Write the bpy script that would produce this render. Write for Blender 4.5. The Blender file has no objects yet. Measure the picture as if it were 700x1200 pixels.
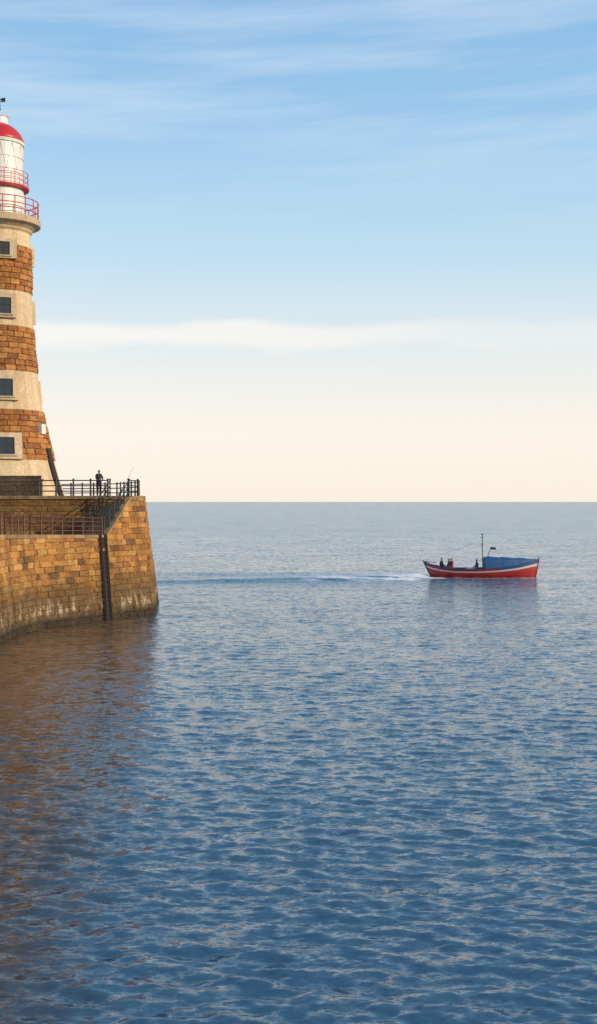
import bpy, math, random
import numpy as np
from mathutils import Vector, Matrix
random.seed(7); np.random.seed(7)
scene=bpy.context.scene
scene.view_settings.view_transform='Standard'; scene.view_settings.look='None'; scene.view_settings.exposure=0
H=7.5
# ---------------------------------------------------------------- helpers
def link(o,parent=None):
    scene.collection.objects.link(o)
    if parent is not None: o.parent=parent
    return o
def empty(name,loc=(0,0,0)):
    e=bpy.data.objects.new(name,None); e.empty_display_size=0.5; e.location=loc
    return link(e)
class MB:
    """mesh builder with per-face colour and material"""
    def __init__(s): s.v=[];s.f=[];s.c=[];s.m=[]
    def add(s,vs,fs,col=(1,1,1),m=0):
        o=len(s.v); s.v+= [tuple(x) for x in vs]
        for f in fs: s.f.append(tuple(i+o for i in f)); s.c.append(col); s.m.append(m)
    def bar(s,p0,p1,r=0.03,n=6,col=(1,1,1),m=0,r1=None):
        p0=Vector(p0);p1=Vector(p1); d=(p1-p0).normalized()
        a=d.orthogonal().normalized(); b=d.cross(a); r1=r if r1 is None else r1
        vs=[];
        for k in range(n):
            t=2*math.pi*k/n; w=a*math.cos(t)+b*math.sin(t)
            vs.append(p0+w*r); vs.append(p1+w*r1)
        fs=[(2*k,2*((k+1)%n),2*((k+1)%n)+1,2*k+1) for k in range(n)]
        fs.append(tuple(2*k for k in range(n))[::-1]); fs.append(tuple(2*k+1 for k in range(n)))
        s.add(vs,fs,col,m)
    def box(s,c,size,R=None,col=(1,1,1),m=0):
        R=R or Matrix.Identity(3); c=Vector(c); hx,hy,hz=[q/2 for q in size]
        vs=[c+R@Vector((x,y,z)) for x in(-hx,hx) for y in(-hy,hy) for z in(-hz,hz)]
        fs=[(0,1,3,2),(4,6,7,5),(0,4,5,1),(2,3,7,6),(0,2,6,4),(1,5,7,3)]
        s.add(vs,fs,col,m)
    def lathe(s,prof,c,n=48,col=(1,1,1),m=0):
        vs=[];k=len(prof)
        for i in range(n):
            t=2*math.pi*i/n
            for r,z in prof: vs.append((c[0]+r*math.cos(t),c[1]+r*math.sin(t),z))
        fs=[(i*k+j,((i+1)%n)*k+j,((i+1)%n)*k+j+1,i*k+j+1) for i in range(n) for j in range(k-1)]
        s.add(vs,fs,col,m)
    def ball(s,c,r,col=(1,1,1),m=0,sz=1):
        prof=[(r*math.sin(a)+1e-4,c[2]-r*sz*math.cos(a)) for a in [math.pi*i/8 for i in range(9)]]
        s.lathe(prof,c,10,col,m)
    def obj(s,name,mats,parent=None,smooth=False,bevel=0):
        me=bpy.data.meshes.new(name); me.from_pydata(s.v,[],s.f); me.update()
        ca=me.color_attributes.new('Col','FLOAT_COLOR','CORNER')
        buf=np.ones((len(me.loops),4),dtype=np.float32); i=0
        for f,c in zip(s.f,s.c): buf[i:i+len(f),:3]=c; i+=len(f)
        ca.data.foreach_set('color',buf.ravel())
        for m in mats: me.materials.append(m)
        me.polygons.foreach_set('material_index',s.m)
        me.polygons.foreach_set('use_smooth',[smooth]*len(s.f)); me.update()
        o=bpy.data.objects.new(name,me)
        if bevel:
            b=o.modifiers.new('b','BEVEL'); b.width=bevel; b.segments=2; b.limit_method='ANGLE'
        return link(o,parent)
def nodes(name):
    m=bpy.data.materials.new(name); m.use_nodes=True; nt=m.node_tree
    return m,nt,nt.nodes['Principled BSDF']
def N(nt,t,**k):
    n=nt.nodes.new(t)
    for a,b in k.items():
        if a in n.inputs: n.inputs[a].default_value=b
        else: setattr(n,a,b)
    return n
def math_(nt,op,a,b=None,c=None,clamp=False):
    n=nt.nodes.new('ShaderNodeMath'); n.operation=op; n.use_clamp=clamp
    for i,x in enumerate((a,b,c)):
        if x is None: continue
        if isinstance(x,(int,float)): n.inputs[i].default_value=x
        else: nt.links.new(x,n.inputs[i])
    return n.outputs[0]
def mix(nt,f,a,b,mode='MIX'):
    n=nt.nodes.new('ShaderNodeMix'); n.data_type='RGBA'; n.blend_type=mode
    for s,x in ((0,f),(6,a),(7,b)):
        if isinstance(x,(int,float)): n.inputs[s].default_value=x
        elif isinstance(x,tuple): n.inputs[s].default_value=(*x,1) if len(x)==3 else x
        else: nt.links.new(x,n.inputs[s])
    return n.outputs[2]
def noise(nt,scale,detail=4,vec=None,sc=(1,1,1),rough=.55,out='Fac'):
    tc=nt.nodes.new('ShaderNodeTexCoord')
    mp=nt.nodes.new('ShaderNodeMapping'); mp.inputs['Scale'].default_value=sc
    nt.links.new(vec if vec is not None else tc.outputs['Object'],mp.inputs[0])
    n=nt.nodes.new('ShaderNodeTexNoise'); n.inputs['Scale'].default_value=scale; n.inputs['Detail'].default_value=detail
    n.inputs['Roughness'].default_value=rough
    nt.links.new(mp.outputs[0],n.inputs['Vector'])
    return n.outputs[out]
def ramp(nt,f,stops,interp='LINEAR'):
    r=nt.nodes.new('ShaderNodeValToRGB'); r.color_ramp.interpolation=interp; e=r.color_ramp.elements
    while len(e)<len(stops): e.new(0.5)
    for x,(p,c) in zip(e,stops):
        x.position=p; x.color=(*c,1) if isinstance(c,tuple) else (c,c,c,1)
    nt.links.new(f,r.inputs[0]); return r.outputs[0]
def paint(name,col,rough=.55,var=.25,scale=3,metal=0,rust=None):
    m,nt,b=nodes(name)
    f=noise(nt,scale,5)
    c=mix(nt,math_(nt,'MULTIPLY',f,var*2),col,tuple(x*.45 for x in col))
    if rust:
        r=ramp(nt,noise(nt,scale*2.3,6),[(.55,0.),(.68,1.)]); c=mix(nt,r,c,rust)
    nt.links.new(c,b.inputs['Base Color']); b.inputs['Roughness'].default_value=rough; b.inputs['Metallic'].default_value=metal
    return m
# ---------------------------------------------------------------- materials
def stone(name,marine=False,rough=.9,dirt=.5):
    m,nt,b=nodes(name)
    a=N(nt,'ShaderNodeAttribute',attribute_name='Col')
    f1=noise(nt,.9,7,rough=.65); f2=noise(nt,6,7,rough=.65); f3=noise(nt,.8,6,sc=(1,1,.16),rough=.65)
    c=mix(nt,ramp(nt,f2,[(.3,0.),(.7,1.)]),a.outputs['Color'],mix(nt,1.0,a.outputs['Color'],(.70,.63,.54) if not marine else (.54,.47,.37),'MULTIPLY'))
    st=math_(nt,'MULTIPLY',ramp(nt,f3,[(.42,0.),(.66,1.)]),dirt)
    c=mix(nt,st,c,mix(nt,1.0,c,(.42,.34,.26),'MULTIPLY'))
    if marine:
        geo=N(nt,'ShaderNodeNewGeometry'); sp=N(nt,'ShaderNodeSeparateXYZ'); nt.links.new(geo.outputs['Position'],sp.inputs[0])
        z=sp.outputs['Z']
        zz=math_(nt,'ADD',z,math_(nt,'MULTIPLY',math_(nt,'SUBTRACT',f1,.5),3.2))
        damp=math_(nt,'SUBTRACT',1.,math_(nt,'DIVIDE',math_(nt,'SUBTRACT',zz,1.9),1.5,clamp=True),clamp=True)
        c=mix(nt,math_(nt,'MULTIPLY',damp,.88),c,(.085,.05,.019))
        sv=noise(nt,2.6,6,sc=(1,1,.3),rough=.7)
        b1=math_(nt,'SUBTRACT',1.,math_(nt,'ABSOLUTE',math_(nt,'DIVIDE',math_(nt,'SUBTRACT',z,1.05),.8)),clamp=True)
        s=math_(nt,'MULTIPLY',ramp(nt,sv,[(.51,0.),(.6,1.)]),b1)
        c=mix(nt,math_(nt,'MULTIPLY',s,.8),c,(.44,.37,.27))
        wl=math_(nt,'SUBTRACT',1.,math_(nt,'DIVIDE',math_(nt,'SUBTRACT',z,.4),.5,clamp=True),clamp=True)
        c=mix(nt,math_(nt,'MULTIPLY',wl,.92),c,(.022,.016,.007))
        gr=math_(nt,'MULTIPLY',ramp(nt,noise(nt,.7,6,rough=.65),[(.52,0.),(.68,1.)]),.4)
        c=mix(nt,gr,c,(.15,.095,.025))
    nt.links.new(c,b.inputs['Base Color']); b.inputs['Roughness'].default_value=rough
    bp=N(nt,'ShaderNodeBump',Strength=.7,Distance=.06); nt.links.new(noise(nt,6,8,rough=.7),bp.inputs['Height']); nt.links.new(bp.outputs[0],b.inputs['Normal'])
    return m
M_pier=stone('pier_sandstone',True,dirt=.7); M_tower=stone('tower_granite',False,.85,.5)
M_deck=stone('deck_concrete',False,.9,.5)
M_iron=paint('black_iron',(.02,.018,.018),.5,.3)
M_maroon=paint('maroon_rail',(.11,.03,.022),.5,.4,rust=(.12,.05,.02))
M_red=paint('red_paint',(.50,.022,.022),.4,.2)
M_white=paint('white_paint',(.74,.72,.68),.4,.2,rust=None)
M_dark=paint('dark_timber',(.025,.018,.012),.7,.5)
m,nt,b=nodes('window_glass'); b.inputs['Base Color'].default_value=(.03,.035,.035,1); b.inputs['Roughness'].default_value=.25; M_glass=m
# ---------------------------------------------------------------- masonry
UE=[0,.035,.3,.5,.7,.965,1]; VE=[0,.07,.36,.64,.93,1]
def block(mb,P,Nn,prot,rough,col,clip=None,m=0):
    nx,nz=len(UE),len(VE); vs=[]
    for i,a in enumerate(UE):
        for j,bb in enumerate(VE):
            p=P(a,bb); off=0
            if 0<i<nx-1 and 0<j<nz-1: off=prot+random.uniform(-rough,rough)
            vs.append(p+Nn(a,bb)*off)
    fs=[(i*nz+j,(i+1)*nz+j,(i+1)*nz+j+1,i*nz+j+1) for i in range(nx-1) for j in range(nz-1)]
    if clip:
        keep=[]
        for k,v in enumerate(vs):
            zt=clip(v)
            if v.z>zt: v.z=zt
        for f in fs:
            if max(vs[q].z for q in f)-min(vs[q].z for q in f)>1e-4: keep.append(f)
        fs=keep
    if fs: mb.add(vs,fs,col,m)
BROWN=[(.55,.285,.075),(.58,.31,.09),(.47,.23,.06),(.60,.36,.12),(.38,.185,.055),(.50,.26,.07),(.43,.22,.07)]
def jit(c,a=.12):
    k=1+random.uniform(-a,a); return tuple(x*k for x in c)
ZU=7.84
B=[(-17.5,-25),(-16.4,20),(-15.9,55),(-15.7,64.7),(-15.8,68.6),(-15.2,72.0),(-12.3,77.1),(-9.6,81.8),(-10.4,91),(-13.2,98),(-20,103),(-36,104)]
T=[(-18.2,-25),(-17.1,20),(-16.6,55),(-16.4,64.9),(-16.5,69.0),(-15.9,72.6),(-12.95,77.8),(-10.5,83.2),(-11.4,90.6),(-14.0,97.2),(-20.3,101.8),(-36,102.6)]
F0,F1=.16,.72
def deckz(y): return 7.5-max(y,58)/36. if y<78 else 5.34
ZL=deckz(77.9)
def seg_top(i,f,y):
    if i<=5: return deckz(y)
    if i==6:
        return ZL+(ZU-ZL)*min(1,max(0,(f-F0)/(F1-F0)))
    return ZU
pier=empty('stone_pier')
mb=MB()
CH=.36
for i in range(len(B)-1):
    b0,b1=Vector((*B[i],0)),Vector((*B[i+1],0)); t0,t1=Vector((*T[i],ZU)),Vector((*T[i+1],ZU))
    L=(b1-b0).length; tan=(b1-b0)/L; nrm=Vector((tan.y,-tan.x,0))
    def P(f,z,b0=b0,b1=b1,t0=t0,t1=t1):
        k=z/ZU; lo=b0.lerp(b1,f); hi=t0.lerp(t1,f); q=lo.lerp(hi,k); q.z=z; return q
    z=-1.08; ci=0
    blen=.8 if i>=2 else 1.6
    while z<ZU-1e-3:
        z1=min(z+CH,ZU)
        if ZU-z1<.2: z1=ZU
        if not(i<=5 and z>seg_top(i,0,min(B[i][1],B[i+1][1]))):
            n=max(1,round(L/blen)); cuts=[0]
            off=(.5 if ci%2 else 0)
            for k in range(1,n+1):
                c=(k-off+random.uniform(-.24,.24))/n
                if 0.02<c<.98: cuts.append(c)
            cuts.append(1)
            for a,c in zip(cuts[:-1],cuts[1:]):
                col=jit(random.choice(BROWN),.16)
                if random.random()<.06: col=(.2,.11,.05)
                def clip(v,i=i):
                    if i==6:
                        w=Vector((v.x,v.y,0)); lo=P(0,v.z); hi=P(1,v.z); lo.z=hi.z=0
                        f=(w-lo).dot(hi-lo)/(hi-lo).length_squared
                        return seg_top(6,f,0)
                    return seg_top(i,0,v.y)
                block(mb,lambda u,w,a=a,c=c,z=z,z1=z1:P(a+(c-a)*u,z+(z1-z)*w),lambda u,w:nrm,.05+random.uniform(-.03,.035),.04,col,clip)
        z=z1; ci+=1
mb.obj('sea_wall_masonry',[M_pier],pier)
# decks
mb=MB(); dc=(.30,.24,.17)
for i in range(0,7):
    k=ZL/ZU
    def ed(j):
        y=B[j][1]+(T[j][1]-B[j][1])*k; x=B[j][0]+(T[j][0]-B[j][0])*k; return Vector((x,y,deckz(y)-.02))
    if i==6:
        a,c=ed(6),ed(7); c=a.lerp(c,1.0); c.z=a.z
    else: a,c=ed(i),ed(i+1)
    mb.add([a,c,Vector((-36,c.y,c.z)),Vector((-36,a.y,a.z))],[(0,1,2,3)],dc)
def path_pt(i,f,z):
    k=z/ZU; lo=Vector((*B[i],0)).lerp(Vector((*B[i+1],0)),f); hi=Vector((*T[i],0)).lerp(Vector((*T[i+1],0)),f)
    q=lo.lerp(hi,k); q.z=z; return q
def coping(mb,p0,p1,nrm,w=.5,h=.22,out=.1,col=(.36,.25,.13)):
    L=(p1-p0).length; n=max(1,round(L/1.3))
    for k in range(n):
        a=p0.lerp(p1,(k+.008)/n); c=p0.lerp(p1,(k+1-.008)/n); o=nrm*(out+random.uniform(-.01,.015)); q=nrm*(out-w)
        up=Vector((0,0,.06)); dn=Vector((0,0,.06-h)); col2=jit(col,.25)
        vs=[a+o+dn,c+o+dn,c+o+up,a+o+up,a+q+dn,c+q+dn,c+q+up,a+q+up]
        mb.add(vs,[(0,1,2,3),(3,2,6,7),(5,4,7,6),(0,3,7,4),(1,5,6,2),(0,4,5,1)],col2)
def seg_n(i):
    t=(Vector((*B[i+1],0))-Vector((*B[i],0))).normalized(); return Vector((t.y,-t.x,0))
for i in range(0,6):
    ya=B[i][1];yb=B[i+1][1]
    coping(mb,path_pt(i,0,deckz(ya)),path_pt(i,1,deckz(yb)),seg_n(i))
coping(mb,path_pt(6,0,ZL),path_pt(6,F0,ZL),seg_n(6))
coping(mb,path_pt(6,F0,ZL),path_pt(6,F1,ZU),seg_n(6),w=.35)
coping(mb,path_pt(6,F1,ZU),path_pt(6,1,ZU),seg_n(6))
for i in range(7,len(B)-1): coping(mb,path_pt(i,0,ZU),path_pt(i,1,ZU),seg_n(i))
# stairs
s0=path_pt(6,F0,ZL); s1=path_pt(6,F1,ZU); n6=seg_n(6)
ns=14
for k in range(ns):
    a=s0.lerp(s1,k/ns); c=s0.lerp(s1,(k+1)/ns); z=c.z; a0=a-n6*.32; c0=c-n6*.32; a1=a-n6*1.75; c1=c-n6*1.75
    vs=[]
    for p in(a0,c0,c1,a1): vs.append(Vector((p.x,p.y,ZL-.1)))
    for p in(a0,c0,c1,a1): vs.append(Vector((p.x,p.y,z-.01)))
    mb.add(vs,[(4,5,6,7),(0,3,7,4),(3,2,6,7),(2,1,5,6),(0,4,5,1)],jit((.28,.2,.12)))
# upper deck
up=[(-36,81.7),(s1.x-n6.x*.1,81.7)]
for (x,y) in [(path_pt(6,F1,ZU).x,path_pt(6,F1,ZU).y)]+T[7:]: up.append((x,y))
mb.add([Vector((x,y,ZU-.01)) for x,y in up],[tuple(range(len(up)))],dc)
mb.obj('decks_and_coping',[M_deck],pier)
# retaining wall between decks
mb=MB()
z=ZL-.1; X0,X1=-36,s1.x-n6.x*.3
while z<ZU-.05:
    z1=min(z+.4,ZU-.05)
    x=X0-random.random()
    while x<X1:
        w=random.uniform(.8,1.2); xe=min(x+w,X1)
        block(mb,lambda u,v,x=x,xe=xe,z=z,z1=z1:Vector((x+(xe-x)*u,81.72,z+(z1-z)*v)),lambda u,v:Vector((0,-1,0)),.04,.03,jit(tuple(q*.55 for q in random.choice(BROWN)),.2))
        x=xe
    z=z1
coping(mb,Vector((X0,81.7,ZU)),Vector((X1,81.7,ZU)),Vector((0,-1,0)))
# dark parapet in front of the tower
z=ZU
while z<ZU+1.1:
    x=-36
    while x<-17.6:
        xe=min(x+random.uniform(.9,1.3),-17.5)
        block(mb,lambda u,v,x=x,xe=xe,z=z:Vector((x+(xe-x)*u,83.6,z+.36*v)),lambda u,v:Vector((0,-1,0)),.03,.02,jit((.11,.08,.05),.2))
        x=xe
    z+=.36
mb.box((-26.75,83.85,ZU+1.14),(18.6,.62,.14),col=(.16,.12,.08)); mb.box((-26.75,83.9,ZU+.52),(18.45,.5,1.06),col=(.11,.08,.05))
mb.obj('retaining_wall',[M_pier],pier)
# fender ladder going down the wall
mb=MB()
for f in(.03,.13):
    a=path_pt(6,f,-1)+n6*.16; c=path_pt(6,f,ZL+.1)+n6*.16; mb.bar(a,c,.11,4)
for zz in np.arange(-.5,ZL,.3):
    mb.bar(path_pt(6,.03,zz)+n6*.2,path_pt(6,.13,zz)+n6*.2,.035,5)
q=[path_pt(6,.03,-1)+n6*.1,path_pt(6,.13,-1)+n6*.1,path_pt(6,.13,ZL-.1)+n6*.1,path_pt(6,.03,ZL-.1)+n6*.1]
mb.add(q,[(0,1,2,3)])
mb.obj('ladder_and_fender',[M_dark],pier)
# ---------------------------------------------------------------- railings
def railing(name,pts,mat,h=1.1,sp=1.3,rails=(.37,.73,1.08),r=.026,pr=.042,ball=True,parent=None):
    mb=MB()
    for a,c in zip(pts[:-1],pts[1:]):
        a=Vector(a);c=Vector(c);L=(c-a).length;n=max(1,round(L/sp))
        for k in range(n+1):
            p=a.lerp(c,k/n); mb.bar(p,p+Vector((0,0,h)),pr*1.25,6,r1=pr)
            if ball: mb.ball((p.x,p.y,p.z+h+.04),.075)
        for z in rails:
            u=Vector((0,0,z*h/1.1)); mb.bar(a+u,c+u,r)
    return mb.obj(name,[mat],parent)
pts=[]
for i in range(0,6):
    p=path_pt(i,0,deckz(B[i][1]))-seg_n(i)*.18; pts.append(p)
p=path_pt(6,F0-.02,ZL)-n6*.18; pts.append(p)
railing('promenade_railing',pts,M_maroon,h=1.12,sp=.95,rails=(.3,.58,.86,1.1),r=.034,pr=.05)
railing('stair_railing',[s0-n6*.1,s1-n6*.1],M_iron,sp=.9,r=.04)
railing('stair_railing',[s0-n6*1.7,s1-n6*1.7],M_iron,sp=.9,r=.04)
c6=path_pt(6,.94,ZU)-n6*.25
e=[s1-n6*.15,c6]+[Vector((*T[j],ZU))+Vector((-.35,-.1,0)) for j in(8,9,10,11)]
railing('platform_railing',e,M_iron,sp=1.25,pr=.06,r=.038)
railing('platform_railing',[Vector((-17.3,81.85,ZU)),Vector((s1.x-n6.x*1.75,81.85,ZU))],M_iron,sp=1.25,pr=.06,r=.038)
# ---------------------------------------------------------------- lighthouse
lh=empty('lighthouse',(0,0,0))
C=Vector((-21.85,90,0)); D=90
prof=[(7.6,4.8),(8.4,4.52),(9.25,4.22),(10.5,3.86),(12.4,3.42),(14.06,3.06),(15.5,2.83),(16.9,2.67),(18.5,2.5),(20.2,2.38),(22.7,2.26),(26,2.2),(27.2,2.18)]
PZ=[p[0] for p in prof];PR=[p[1] for p in prof]
R=lambda z: float(np.interp(z,PZ,PR))
phc=math.atan2(-90,21.85)
mb=MB()
CREAM=(.70,.57,.385)
bands=[(7.7,10.5,0),(10.5,14.1,1),(14.1,16.9,0),(16.9,20.15,1),(20.15,22.7,0),(22.7,26.0,1),(26.0,27.1,0)]
for z0,z1,br in bands:
    n=round((z1-z0)/.4); dz=(z1-z0)/n
    for k in range(n):
        za=z0+k*dz; zb=za+dz; nb=round(2*math.pi*R(za)/(.75 if br else .95)); ph=random.random() if br else (k%2)*.5
        for q in range(nb):
            a0=2*math.pi*(q+ph)/nb; a1=2*math.pi*(q+1+ph)/nb
            def P(u,w): 
                a=a0+(a1-a0)*u; z=za+(zb-za)*w; r=R(z); return Vector((C.x+r*math.cos(a),C.y+r*math.sin(a),z))
            def NN(u,w):
                a=a0+(a1-a0)*u; return Vector((math.cos(a),math.sin(a),0))
            if br: block(mb,P,NN,.09+random.uniform(-.03,.03),.05,jit(random.choice([(.42,.18,.05),(.47,.21,.06),(.36,.15,.045),(.5,.25,.08),(.30,.125,.04)]),.15))
            else: block(mb,P,NN,.008,.002,jit(CREAM,.05))
mb.obj('tower_shaft',[M_tower],lh)
# windows
mb=MB(); 
def window(zc,w,h,sw,sh,ang):
    r=R(zc); sl=(R(zc+1)-R(zc-1))/2
    n=Vector((math.cos(ang),math.sin(ang),-sl)).normalized(); x=Vector((-math.sin(ang),math.cos(ang),0)); zz=n.cross(x); 
    if zz.z<0: zz=-zz
    RR=Matrix((x,n,zz)).transposed()
    c=Vector((C.x+r*math.cos(ang),C.y+r*math.sin(ang),zc))
    bw=(sw-w)/2; bh=(sh-h)/2
    for sx in(-1,1): mb.box(c+x*sx*(w+bw)/2-n*.0,(bw,.5,sh),RR,(.66,.54,.37),0)
    for sz in(-1,1): mb.box(c+zz*sz*(h+bh)/2-n*.003,(w+.004,.5,bh),RR,(.66,.54,.37),0)
    mb.box(c-zz*(h/2+bh*.3)+n*.1,(w+.3,.5,.1),RR,(.5,.42,.3),0)
    mb.box(c+n*.03,(w,.3,h),RR,(1,1,1),1)
    mb.box(c+n*.19,(.05,.04,h),RR,(1,1,1),2); mb.box(c+n*.191+zz*h*.08,(w,.04,.05),RR,(1,1,1),2)
    for s in(-1,1):
        mb.box(c+n*.19+x*s*(w/2-.03),(.05,.05,h),RR,(1,1,1),2)
    mb.box(c+n*.189+zz*(h/2-.03),(w,.05,.05),RR,(1,1,1),2)
for da in(.12,2.2,4.2):
    window(25.6,.8,.95,1.8,1.4,phc+da); window(21.5,.95,1.15,1.7,1.7,phc+da); window(15.6,1.05,1.25,1.8,1.8,phc+da); window(11.4,1.05,1.25,2.1,1.9,phc+da)
mb.obj('tower_windows',[M_tower,M_glass,M_iron],lh)
# doorway hood following the flare + lamp box
mb=MB(); da=phc+1.12
zs=[7.9,8.5,9.2,10,10.8,11.4]
x=Vector((-math.sin(da),math.cos(da),0)); n=Vector((math.cos(da),math.sin(da),0))
vs=[]
for z in zs:
    for sx,o in((-.32,-.1),(-.32,.16),(.32,.16),(.32,-.1)):
        vs.append(Vector((C.x,C.y,z))+n*(R(z)+o)+x*sx)
fs=[(4*i+j,4*i+(j+1)%4,4*i+4+(j+1)%4,4*i+4+j) for i in range(len(zs)-1) for j in range(4)]+[(20,21,22,23)]
mb.add(vs,fs,m=0)
a=phc+.98; mb.box(C+Vector((math.cos(a)*(R(12.9)+.1),math.sin(a)*(R(12.9)+.1),12.75)),(.55,.55,.7),Matrix.Rotation(a,3,'Z'),m=1)
mb.obj('doorway_recess',[M_dark,M_white],lh)
# cornice & gallery
mb=MB()
mb.lathe([(2.18,27.0),(2.25,27.1),(2.32,27.18),(2.34,27.3),(2.5,27.42),(2.62,27.5),(2.85,27.58),(2.93,27.62),(2.93,28.02),(2.86,28.1),(0.01,28.12)],C,64,(.58,.46,.31))
mb.obj('gallery_cornice',[M_tower],lh)
mb=MB()
def ring(r,z,t=.03,n=40,m=0):
    for k in range(n):
        a=2*math.pi*k/n;c=2*math.pi*(k+1)/n
        mb.bar((C.x+r*math.cos(a),C.y+r*math.sin(a),z),(C.x+r*math.cos(c),C.y+r*math.sin(c),z),t,5,m=m)
for z in(28.5,28.9,29.35): ring(2.78,z,.035)
for k in range(20):
    a=2*math.pi*k/20; p=Vector((C.x+2.78*math.cos(a),C.y+2.78*math.sin(a),28.1)); mb.bar(p,p+Vector((0,0,1.3)),.045)
for z in(30.75,31.1,31.45): ring(2.05,z,.022)
for k in range(16):
    a=2*math.pi*k/16; p=Vector((C.x+2.05*math.cos(a),C.y+2.05*math.sin(a),30.4)); mb.bar(p,p+Vector((0,0,1.08)),.03)
mb.lathe([(1.7,30.2),(2.1,30.28),(2.14,30.42),(1.6,30.43)],C,40)
mb.obj('gallery_railings',[M_red],lh)
mb=MB()
mb.lathe([(1.78,28.1),(1.8,28.3),(1.72,28.35),(1.72,30.2),(1.78,30.25)],C,40)
mb.lathe([(1.72,30.4),(1.74,31.5),(1.68,31.52),(1.66,33.5),(1.76,33.52),(1.8,33.72),(1.7,33.76)],C,40)
for k in range(12):
    a=2*math.pi*k/12
    for (aa,ab) in((a,a+math.pi/12),(a,a-math.pi/12)):
        mb.bar((C.x+1.69*math.cos(aa),C.y+1.69*math.sin(aa),31.5),(C.x+1.69*math.cos(ab),C.y+1.69*math.sin(ab),33.5),.022,4)
mb.lathe([(1.68,32.45),(1.72,32.47),(1.72,32.53),(1.68,32.55)],C,40)
mb.lathe([(.62,34.95),(.66,35.1),(.6,35.15),(.58,35.55),(.66,35.6),(.5,35.72),(.2,35.82),(.05,35.85),(.001,35.86)],C,24)
mb.obj('lantern_room',[M_white],lh,smooth=False)
mb=MB()
mb.lathe([(1.76,33.74),(1.8,33.8),(1.7,34.0),(1.55,34.3),(1.3,34.6),(1.0,34.85),(.62,35.05),(.3,35.1)],C,40)
mb.obj('lantern_dome',[M_red],lh,smooth=True)
mb=MB()
mb.bar((C.x,C.y,35.8),(C.x,C.y,37.2),.035); mb.bar((C.x-.1,C.y,36.75),(C.x+.4,C.y,36.75),.03); mb.bar((C.x,C.y-.35,36.5),(C.x,C.y+.35,36.5),.025)
mb.add([Vector((C.x+.05,C.y,36.95)),Vector((C.x+.42,C.y,37.05)),Vector((C.x+.42,C.y,36.7)),Vector((C.x+.05,C.y,36.85))],[(0,1,2,3)]); mb.ball((C.x,C.y,36.2),.1)
mb.obj('weather_vane',[M_iron],lh)
# ---------------------------------------------------------------- people
def mcol(name,col,r=.8): return paint(name,col,r,.3,8)
M_skin=mcol('skin',(.45,.26,.18),.6)
def skinmesh(name,verts,edges,radii,mats,matfn,parent,sub=2):
    me=bpy.data.meshes.new(name); me.from_pydata([tuple(v) for v in verts],edges,[]); o=bpy.data.objects.new(name,me); link(o)
    md=o.modifiers.new('s','SKIN'); md.use_smooth_shade=True
    for v,r in zip(me.skin_vertices[0].data,radii): v.radius=(r,r) if not isinstance(r,tuple) else r
    me.skin_vertices[0].data[0].use_root=True
    ss=o.modifiers.new('u','SUBSURF'); ss.levels=sub; ss.render_levels=sub
    dg=bpy.context.evaluated_depsgraph_get(); nm=bpy.data.meshes.new_from_object(o.evaluated_get(dg))
    bpy.data.objects.remove(o)
    for m in mats: nm.materials.append(m)
    for p in nm.polygons: p.material_index=matfn(p.center); p.use_smooth=True
    return link(bpy.data.objects.new(name,nm),parent)
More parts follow.
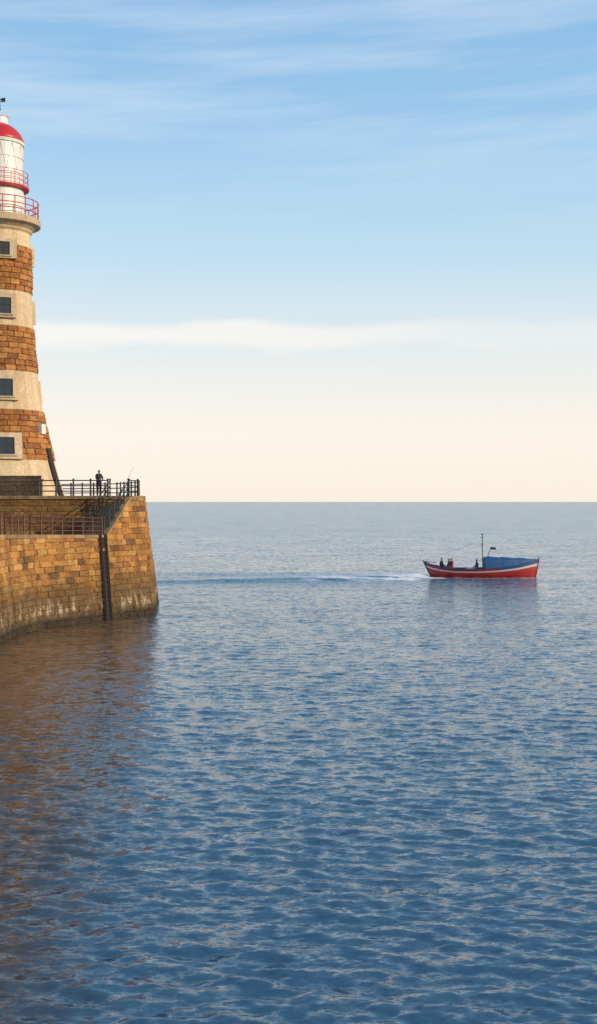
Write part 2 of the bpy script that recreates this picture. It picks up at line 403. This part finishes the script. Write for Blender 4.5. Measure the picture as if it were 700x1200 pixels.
def person(name,loc,rot,pose,coat,trous,hair,scale=1,parent=None):
    root=empty(name,loc); root.rotation_euler=(0,0,rot); root.scale=(scale,)*3
    if parent is not None: root.parent=parent
    mc=mcol(name+'_coat',coat); mt=mcol(name+'_trousers',trous); mh=mcol(name+'_hair',hair); msh=mcol(name+'_boots',(.02,.02,.02))
    V=[(0,0,.95),(0,0,1.12),(.01,0,1.28),(.0,0,1.42),(.015,0,1.54)]; Rr=[(.17,.14),(.17,.13),(.19,.14),(.14,.12),(.07,.07)]
    E=[(0,1),(1,2),(2,3),(3,4)]
    def ad(p,r,par): V.append(p);Rr.append(r);E.append((par,len(V)-1));return len(V)-1
    hands=[]
    for s in(1,-1):
        sh=ad((0,s*.18,1.42),.085,3)
        if pose=='stand': el=ad((.10,s*.22,1.17),.062,sh); wr=ad((.32,s*.12,1.10),.042,el); hd=(.40,s*.11,1.10)
        else: el=ad((.08,s*.26,1.16),.062,sh); wr=ad((.28,s*.14,1.04),.042,el); hd=(.36,s*.12,1.03)
        hands.append((V[wr],hd,s))
        hip=ad((0,s*.1,.9),.11,0)
        if pose=='sit': kn=ad((.42,s*.13,.86),.07,hip); an=ad((.45,s*.13,.46),.05,kn); ad((.6,s*.14,.42),.04,an)
        else:
            kn=ad((.02+.03*s,s*.09,.5),.08,hip); an=ad((-.01+.04*s,s*.09,.09),.055,kn); ad((.16+.04*s,s*.11,.045),.045,an)
    def fn(c):
        if c.z<.14 and pose!='sit': return 2
        if pose=='sit' and c.z<.5: return 2
        if abs(c.y)<.07 and c.z>1.52: return 3
        if c.z<.9 or (pose=='sit' and c.x>.17 and c.z<.95): return 1
        return 0
    skinmesh('body',V,E,Rr,[mc,mt,msh,M_skin],fn,root)
    mb=MB(); n=14; rows=[(-.115,.03,.03,.03),(-.1,.055,.045,.025),(-.06,.078,.062,.012),(-.02,.088,.07,.004),(.02,.094,.074,0),(.06,.092,.073,-.004),(.095,.072,.058,-.006),(.115,.035,.03,-.006),(.12,.002,.002,-.006)]
    hc=Vector((.03,0,1.64)); vs=[]
    for z,rx,ry,ox in rows:
        for k in range(n):
            a=2*math.pi*k/n; vs.append(hc+Vector((ox+rx*math.cos(a),ry*math.sin(a),z)))
    for j in range(len(rows)-1):
        for k in range(n):
            f=(j*n+k,j*n+(k+1)%n,(j+1)*n+(k+1)%n,(j+1)*n+k); zc=rows[j][0]; ca=math.cos(2*math.pi*(k+.5)/n)
            mb.add([vs[q] for q in f],[(0,1,2,3)],m=1 if (zc>=.055 or (ca<.1 and zc>-.07)) else 0)
    mb.add([hc+Vector(q) for q in((.09,-.014,-.02),(.09,.014,-.02),(.118,0,-.018),(.092,0,.03))],[(0,2,1),(0,3,2),(1,2,3)],m=0)
    for s in(1,-1):
        mb.ball(hc+Vector((.082,s*.03,.015)),.012,m=2); mb.ball(hc+Vector((0,s*.075,.0)),.02,m=0,sz=1.6)
    mb.box(hc+Vector((.082,0,-.055)),(.012,.04,.008),m=2)
    mb.obj('head',[M_skin,mh,msh],root,smooth=True)
    for wr,hd,s in hands:
        w=Vector(wr);h=Vector(hd);d=(h-w).normalized(); side=Vector((0,s,0))
        mb=MB(); mb.bar(w,h,.032,8,r1=.038)
        for k,l in enumerate((.07,.082,.076,.06)):
            o=h+Vector((0,(k-1.5)*.02,0)); m1=o+d*l*.55; m2=m1+(d*.4+Vector((0,0,-1))).normalized()*l*.5
            mb.bar(o-d*.01,m1,.0095,6,r1=.009); mb.bar(m1,m2,.009,6,r1=.007)
        o=w.lerp(h,.35)-side*.03; mb.bar(o,o+d*.04-side*.03,.011,6); mb.bar(o+d*.04-side*.03,o+d*.08-side*.025+Vector((0,0,-.015)),.01,6,r1=.008)
        mb.obj('hand',[M_skin],root,smooth=True)
    return root
px=lambda u,d:(u-350)/1440*d
person('person_standing',(px(116,82.4),82.4,ZU),math.radians(-60),'stand',(.02,.022,.03),(.015,.015,.02),(.03,.02,.015),1.02)
mb=MB(); a=Vector((px(139,82.2),82.2,ZU+.1)); c=Vector((px(159,82.0),81.2,ZU+1.95)); mb.bar(a,c,.018,5,r1=.006); mb.bar(a+(c-a)*.2,a+(c-a)*.2+Vector((0,0,-.09)),.03,6)
mb.obj('fishing_rod',[M_iron])
# ---------------------------------------------------------------- boat
BY=122.; BX=px(564,BY)
boat=empty('fishing_boat',(BX,BY,-.05)); boat.rotation_euler=(0,0,math.radians(-3))
M_hred=paint('hull_red',(.36,.022,.022),.35,.3,2); M_hwhite=paint('hull_white',(.6,.58,.55),.4,.2,2); M_hblue=paint('hull_blue',(.02,.07,.2),.4,.2,2); M_in=paint('hull_inside',(.16,.1,.07),.7,.4,4)
M_tarp=paint('blue_tarpaulin',(.012,.09,.25),.6,.35,1.5)
xs=np.linspace(-5.6,5.65,35)
sheer=lambda x: float(np.interp(x,[-5.65,-5.0,-4,-2.5,-.5,1.5,3.5,5.65],[1.62,1.32,1.08,.92,.9,1.02,1.3,1.82]))
def hb(x): 
    t=(x+.3)/5.95
    return 1.3*max(0,1-abs(t)**(2.6 if x<0 else 2.3))+.03
hullf=[-.55,0,.12,.35,.58,.72,.745,.82,.86,1.0]
mb=MB(); nh=len(hullf); vs=[]
for x in xs:
    s=sheer(x); w=hb(x)
    for side in(1,-1):
        for k,f in enumerate(hullf):
            z=-.35+(s+.35)*max(0,f) if f>=0 else -.55
            ff=max(0,f); ww=w*(.05 if f<0 else (.35+.65*ff**.55))
            xx=x
            if x<-3.5: xx=x+(1-ff)*.9*((-3.5-x)/2.1)
            if x>4: xx=x-(1-ff)*.35*((x-4)/1.65)
            lap=.02 if k in(4,7) else 0
            vs.append((xx,side*(ww+lap),z))
st=2*nh
for i in range(len(xs)-1):
    for sd in range(2):
        for k in range(nh-1):
            a=i*st+sd*nh+k; f=(a,a+st,a+st+1,a+1) if sd==1 else (a+1,a+st+1,a+st,a)
            mi=2 if k==0 or k==1 else (0 if k<=4 else (1 if k in(5,6) else 2))
            if xs[i]<1.5 and k>=7: mi=0
            mb.add([vs[q] for q in f],[(0,1,2,3)],m=mi)
for i in(0,len(xs)-1):
    for k in range(nh-1):
        mb.add([vs[i*st+k],vs[i*st+k+1],vs[i*st+nh+k+1],vs[i*st+nh+k]],[(0,1,2,3)],m=0)
for sd in(0,1):
    for i in range(len(xs)-1):
        a=Vector(vs[i*st+sd*nh+nh-1]);c=Vector(vs[(i+1)*st+sd*nh+nh-1]); mb.bar(a,c,.045,6,m=2)
mb.bar((5.3,0,-.4),(5.72,0,2.0),.07,6,m=0); mb.bar((-4.75,0,-.3),(-5.75,0,1.75),.07,6,m=2)
mb.bar((-5.6,0,1.62),(-4.4,0,1.5),.04,6,m=3)
for i in range(2,len(xs)-3):
    x0,x1=xs[i],xs[i+1]; mb.add([(x0,-hb(x0)*.8,.25),(x1,-hb(x1)*.8,.25),(x1,hb(x1)*.8,.25),(x0,hb(x0)*.8,.25)],[(0,1,2,3)],m=3)
for x in(-4,-2.9,-1.6,-.4): mb.box((x,0,.78),(.38,2*hb(x)*.86,.08),m=3)
mb.box((-1.0,0,.6),(.9,.7,.7),m=1)
mb.obj('hull',[M_hred,M_hwhite,M_hblue,M_in],boat)
# canopy
mb=MB(); cx=np.linspace(.35,5.45,16); top=lambda x: float(np.interp(x,[.3,.6,3.0,4.2,5.5],[2.05,2.12,2.02,1.95,1.86])); vs=[];nr=11
for x in cx:
    w=hb(x)*.98+.02; s=sheer(x)+.02
    for k in range(nr):
        a=math.pi*k/(nr-1); cy=math.cos(a); sy=math.sin(a)**.55
        y=w*(abs(cy)**.6)*(1 if cy>0 else -1); sag=.03*math.sin(x*4+k)
        vs.append((x,y,s+(max(top(x)-s,.04))*sy+sag*sy))
for i in range(len(cx)-1):
    for k in range(nr-1):
        a=i*nr+k; mb.add([vs[q] for q in(a,a+1,a+nr+1,a+nr)],[(0,1,2,3)])
mb.add(vs[:nr],[tuple(range(nr))],m=0)
for i in(0,5,10):
    for k in range(nr-1): mb.bar(vs[i*nr+k],vs[i*nr+k+1],.03,5,m=0)
mb.obj('canopy',[M_tarp],boat,smooth=False)
mb=MB()
mb.bar((.2,0,.3),(.12,0,4.25),.055,8,r1=.03); mb.bar((-.02,0,4.0),(.3,0,4.05),.03); mb.ball((.12,0,4.3),.09)
mb.box((.12,0,3.3),(.12,.12,.3)); mb.bar((.14,0,3.7),(5.6,0,1.95),.008,4); mb.bar((.14,0,3.7),(-5.5,0,1.75),.008,4)
mb.bar((.7,.4,2.1),(1.05,.4,3.1),.03); mb.bar((1.05,.4,3.1),(1.6,.4,2.65),.025)
mb.box((1.25,.4,2.9),(.5,.03,.22))
mb.obj('mast',[M_iron],boat)
person('seated_crew',(-3.9,.25,.02),math.radians(-20),'sit',(.02,.025,.05),(.02,.02,.03),(.05,.03,.02),1.1,boat)
person('seated_crew',(-2.9,-.2,.02),math.radians(200),'sit',(.25,.04,.03),(.02,.02,.03),(.02,.015,.01),1.1,boat)
person('seated_crew',(-3.1,.5,.1),math.radians(160),'sit',(.03,.03,.04),(.02,.02,.03),(.02,.015,.01),1.0,boat)
person('seated_crew',(-.4,-.1,.0),math.radians(180),'sit',(.2,.16,.14),(.03,.03,.04),(.06,.04,.03),1.05,boat)
# ---------------------------------------------------------------- sea
dr=.0036; tmax=math.radians(38)
rs=[10.0]
while rs[-1]<60: rs.append(rs[-1]*(1+dr*.75))
while rs[-1]<700: rs.append(rs[-1]*(1+dr))
while rs[-1]<60000: rs.append(rs[-1]*1.12)
rs=np.array(rs); th=np.linspace(-tmax,tmax,int(2*tmax/dr)); nr_,nt_=len(rs),len(th)
RR_,TT=np.meshgrid(rs,th,indexing='ij'); X=RR_*np.sin(TT); Y=RR_*np.cos(TT); Zs=np.zeros_like(X)
rng=np.random.RandomState(3); spacing=RR_*dr
NW=110
for k in range(NW):
    lam=math.exp(rng.uniform(math.log(.2),math.log(1.35))); 
    ang=math.radians(rng.normal(-97,33)); sl=.15*math.sqrt(2/NW)*(1.2 if .24<lam<.7 else .75)
    kk=2*math.pi/lam; amp=sl/kk; w=np.clip((lam/spacing-2.6)/2.5,0,1)
    ph=kk*(X*math.cos(ang)+Y*math.sin(ang))+rng.uniform(0,6.28)
    ph=ph+.8*np.sin(X*.51+Y*.43+k)+.7*np.sin(-X*.37+Y*.69+2*k)
    s=np.sin(ph); Zs+=w*amp*(s+.25*(2*(.5+.5*s)**2-0.75))
g=.85+.25*np.sin(X*.07+Y*.045+1)*np.sin(Y*.06-X*.03)+.15*np.sin(X*.2-Y*.15)*np.sin(Y*.33+X*.1)
Zs*=g
# boat wake ridges
bx,by=BX-5,BY
dxw=bx-X
for sg in(-1,1):
    yc=by+sg*np.clip(dxw,0,None)*.22+sg*.5
    env=np.clip(dxw/1.5,0,1)*np.exp(-np.clip(dxw,0,None)/24.)
    Zs+=.4*env*np.exp(-((Y-yc)/1.3)**2)*(1 if sg<0 else .7)
    Zs-=.24*env*np.exp(-((Y-yc-sg*2.2)/1.3)**2)
Vv=np.stack([X,Y,Zs],-1).reshape(-1,3)
i,j=np.meshgrid(np.arange(nr_-1),np.arange(nt_-1),indexing='ij'); a=(i*nt_+j).ravel()
F=np.stack([a,a+nt_,a+nt_+1,a+1],-1)
th2=np.linspace(tmax,2*math.pi-tmax,80); rs2=np.array([10,20,50,120,300,1000,5000,60000.]); 
R2,T2=np.meshgrid(rs2,th2,indexing='ij'); V2=np.stack([R2*np.sin(T2),R2*np.cos(T2),0*R2],-1).reshape(-1,3); o=len(Vv)
i,j=np.meshgrid(np.arange(len(rs2)-1),np.arange(len(th2)-1),indexing='ij'); a=(i*80+j).ravel()+o
F2=np.stack([a,a+80,a+81,a+1],-1)
t3=np.linspace(0,2*math.pi,64,endpoint=False); V3=np.vstack([[[0,0,0]],np.stack([10.0*np.sin(t3),10.0*np.cos(t3),0*t3],-1)]); o3=o+len(V2)
F3=[(o3,o3+1+(k+1)%64,o3+1+k) for k in range(64)]
allv=np.vstack([Vv,V2,V3]).astype(np.float32); quads=np.vstack([F,F2])
me=bpy.data.meshes.new('sea'); me.vertices.add(len(allv)); me.vertices.foreach_set('co',allv.ravel())
li=np.concatenate([quads.ravel(),np.array(F3).ravel()]).astype(np.int32); me.loops.add(len(li)); me.loops.foreach_set('vertex_index',li)
ls=np.concatenate([np.arange(len(quads))*4,len(quads)*4+np.arange(64)*3]).astype(np.int32)
me.polygons.add(len(ls)); me.polygons.foreach_set('loop_start',ls)
me.update(calc_edges=True); me.validate(); me.polygons.foreach_set('use_smooth',[True]*len(me.polygons)); me.update()
if me.polygons[0].normal.z<0: me.flip_normals()
sea=link(bpy.data.objects.new('sea',me))
m,nt,bs=nodes('sea_water'); me.materials.append(m)
geo=N(nt,'ShaderNodeNewGeometry'); pos=geo.outputs['Position']; sp=N(nt,'ShaderNodeSeparateXYZ'); nt.links.new(pos,sp.inputs[0])
def vec(op,a,b_=None,scale=None):
    n=nt.nodes.new('ShaderNodeVectorMath'); n.operation=op
    if isinstance(a,tuple): n.inputs[0].default_value=a
    else: nt.links.new(a,n.inputs[0])
    if b_ is not None:
        if isinstance(b_,tuple): n.inputs[1].default_value=b_
        else: nt.links.new(b_,n.inputs[1])
    if scale is not None: nt.links.new(scale,n.inputs['Scale'])
    return n.outputs[0]
# farther water gets steeper slopes; reflected upper-sky blue is put into its base colour
far_fac=math_(nt,'DIVIDE',math_(nt,'SUBTRACT',sp.outputs['Y'],75.),230.,clamp=True)
far_fac=math_(nt,'POWER',far_fac,.7)
gain=math_(nt,'ADD',1.,math_(nt,'MULTIPLY',far_fac,1.1))
n1=noise(nt,3.4,2,pos,(.6,1.25,1),out='Color'); n2=noise(nt,10,2,pos,(.7,1.2,1),out='Color'); n0=noise(nt,.35,3,pos,(.5,1.4,1),out='Color')
p1=vec('MULTIPLY',vec('SUBTRACT',n1,(.5,.5,.5)),(.55,1.05,0)); p2=vec('MULTIPLY',vec('SUBTRACT',n2,(.5,.5,.5)),(.4,.7,0)); p0=vec('MULTIPLY',vec('SUBTRACT',n0,(.5,.5,.5)),(.08,.3,0))
nn=vec('NORMALIZE',vec('ADD',geo.outputs['Normal'],vec('SCALE',vec('ADD',p0,vec('ADD',p1,p2)),scale=gain)))
nt.links.new(nn,bs.inputs['Normal'])
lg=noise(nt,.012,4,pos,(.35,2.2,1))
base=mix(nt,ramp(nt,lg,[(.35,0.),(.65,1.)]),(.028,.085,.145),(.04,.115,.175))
base=mix(nt,far_fac,base,mix(nt,ramp(nt,lg,[(.35,0.),(.65,1.)]),(.05,.20,.31),(.08,.26,.37)))
# warm reflection of pier and tower, painted into the water's base colour
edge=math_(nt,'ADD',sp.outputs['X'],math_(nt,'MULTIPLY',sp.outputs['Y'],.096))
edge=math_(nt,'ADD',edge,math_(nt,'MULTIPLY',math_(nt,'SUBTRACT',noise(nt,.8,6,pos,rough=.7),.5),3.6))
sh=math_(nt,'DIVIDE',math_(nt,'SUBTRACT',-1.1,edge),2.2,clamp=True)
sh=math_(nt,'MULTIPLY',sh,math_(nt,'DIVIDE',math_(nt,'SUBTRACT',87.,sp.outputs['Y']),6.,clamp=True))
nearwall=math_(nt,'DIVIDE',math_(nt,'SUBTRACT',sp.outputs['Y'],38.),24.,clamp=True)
warm_refl=mix(nt,nearwall,(.06,.042,.025),(.17,.10,.045))
base=mix(nt,math_(nt,'MULTIPLY',sh,.88),base,warm_refl)
# foam of the wake
fx=math_(nt,'SUBTRACT',BX-3.8,sp.outputs['X']); 
dy=math_(nt,'ABSOLUTE',math_(nt,'SUBTRACT',sp.outputs['Y'],BY-.4))
wid=math_(nt,'ADD',2.6,math_(nt,'MULTIPLY',fx,.25))
inb=math_(nt,'SUBTRACT',1.,math_(nt,'DIVIDE',dy,wid),clamp=True)
along=math_(nt,'MULTIPLY',math_(nt,'GREATER_THAN',fx,0.),math_(nt,'SUBTRACT',1.,math_(nt,'DIVIDE',fx,23.),clamp=True))
fm=math_(nt,'MULTIPLY',inb,along)
fn_=noise(nt,.9,6,pos,(.3,1.2,1),rough=.7)
foam=ramp(nt,math_(nt,'ADD',fn_,math_(nt,'MULTIPLY',fm,.42)),[(.53,0.),(.68,.9)])
foam=math_(nt,'MULTIPLY',foam,math_(nt,'MINIMUM',math_(nt,'MULTIPLY',fm,6.),1.))
hx=math_(nt,'ABSOLUTE',math_(nt,'SUBTRACT',sp.outputs['X'],BX+.2)); hd=math_(nt,'LESS_THAN',hx,6.1)
hy=math_(nt,'LESS_THAN',math_(nt,'ABSOLUTE',math_(nt,'SUBTRACT',sp.outputs['Y'],BY)),2.6)
f2=math_(nt,'MULTIPLY',math_(nt,'MULTIPLY',hd,hy),ramp(nt,noise(nt,2.2,5,pos,(.4,1,1),rough=.7),[(.53,0.),(.6,1.)]))
foam=math_(nt,'MAXIMUM',foam,f2)
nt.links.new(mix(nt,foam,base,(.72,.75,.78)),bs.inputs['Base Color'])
nt.links.new(math_(nt,'ADD',.11,math_(nt,'MULTIPLY',foam,.6)),bs.inputs['Roughness'])
nt.links.new(math_(nt,'SUBTRACT',1.45,math_(nt,'MULTIPLY',far_fac,.33)),bs.inputs['IOR'])
# ---------------------------------------------------------------- world & sun
SD=Vector((.88,-.42,.36)).normalized(); el=math.asin(SD.z); az=math.atan2(SD.x,SD.y)
w=bpy.data.worlds.new('World'); scene.world=w; w.use_nodes=True; nt=w.node_tree; bg=nt.nodes['Background']
sky=N(nt,'ShaderNodeTexSky',sky_type='NISHITA'); sky.sun_disc=False; sky.sun_elevation=el; sky.sun_rotation=az; sky.dust_density=1.0; sky.air_density=1.0
tc=N(nt,'ShaderNodeTexCoord'); g=tc.outputs['Generated']; sp=N(nt,'ShaderNodeSeparateXYZ'); nt.links.new(g,sp.inputs[0]); z=sp.outputs['Z']
hz=ramp(nt,math_(nt,'MAXIMUM',z,0.),[(0.,(12.6,11.3,9.7)),(.06,(12.2,11.3,10.2)),(.11,(10.6,10.8,10.6)),(.19,(6.9,9.4,11.0)),(.3,(4.1,7.3,10.6)),(.42,(2.8,5.8,9.8)),(.65,(1.8,4.3,8.6)),(1.,(1.2,3.0,7.0))])
c=mix(nt,.82,sky.outputs[0],hz)
rot=N(nt,'ShaderNodeMapping'); rot.inputs['Rotation'].default_value=(0,math.radians(3),0); nt.links.new(g,rot.inputs[0])
st=noise(nt,3.0,9,rot.outputs[0],(1,1,12),rough=.6)
up_=math_(nt,'MULTIPLY',ramp(nt,st,[(.44,0.),(.72,1.)]),ramp(nt,z,[(.2,0.),(.3,.8)]))
c=mix(nt,math_(nt,'MULTIPLY',up_,.5),c,(9.6,10.,10.3))
bn=noise(nt,5.0,8,g,(1,1,5),rough=.62); zc=math_(nt,'ADD',.132,math_(nt,'MULTIPLY',math_(nt,'SUBTRACT',bn,.5),.035))
wz=math_(nt,'ADD',.004,math_(nt,'MULTIPLY',noise(nt,9,6,g,rough=.65),.016))
bd=math_(nt,'SUBTRACT',1.,math_(nt,'ABSOLUTE',math_(nt,'DIVIDE',math_(nt,'SUBTRACT',z,zc),wz)),clamp=True)
bd=math_(nt,'MULTIPLY',ramp(nt,bd,[(0.,0.),(.6,1.)]),ramp(nt,math_(nt,'ADD',sp.outputs['X'],.5),[(.26,0.),(.3,.9),(.5,.8),(.66,.3)]))
c=mix(nt,math_(nt,'MULTIPLY',bd,.65),c,(11.8,11.0,10.2))
nt.links.new(c,bg.inputs[0]); bg.inputs[1].default_value=.09
sl=bpy.data.lights.new('sun','SUN'); sl.energy=4.3; sl.angle=math.radians(.5); sl.color=(1,.79,.53)
so=link(bpy.data.objects.new('sun',sl)); so.rotation_euler=SD.to_track_quat('Z','Y').to_euler(); so.location=(40,-20,60)
# ---------------------------------------------------------------- camera
cd=bpy.data.cameras.new('camera'); cam=link(bpy.data.objects.new('camera',cd)); cam.location=(0,0,H)
cd.sensor_fit='HORIZONTAL'; cd.sensor_width=36; cd.lens=1440/700*36; cd.clip_end=100000; cd.clip_start=.5
cam.rotation_euler=(math.radians(90-.477),0,0); scene.camera=cam
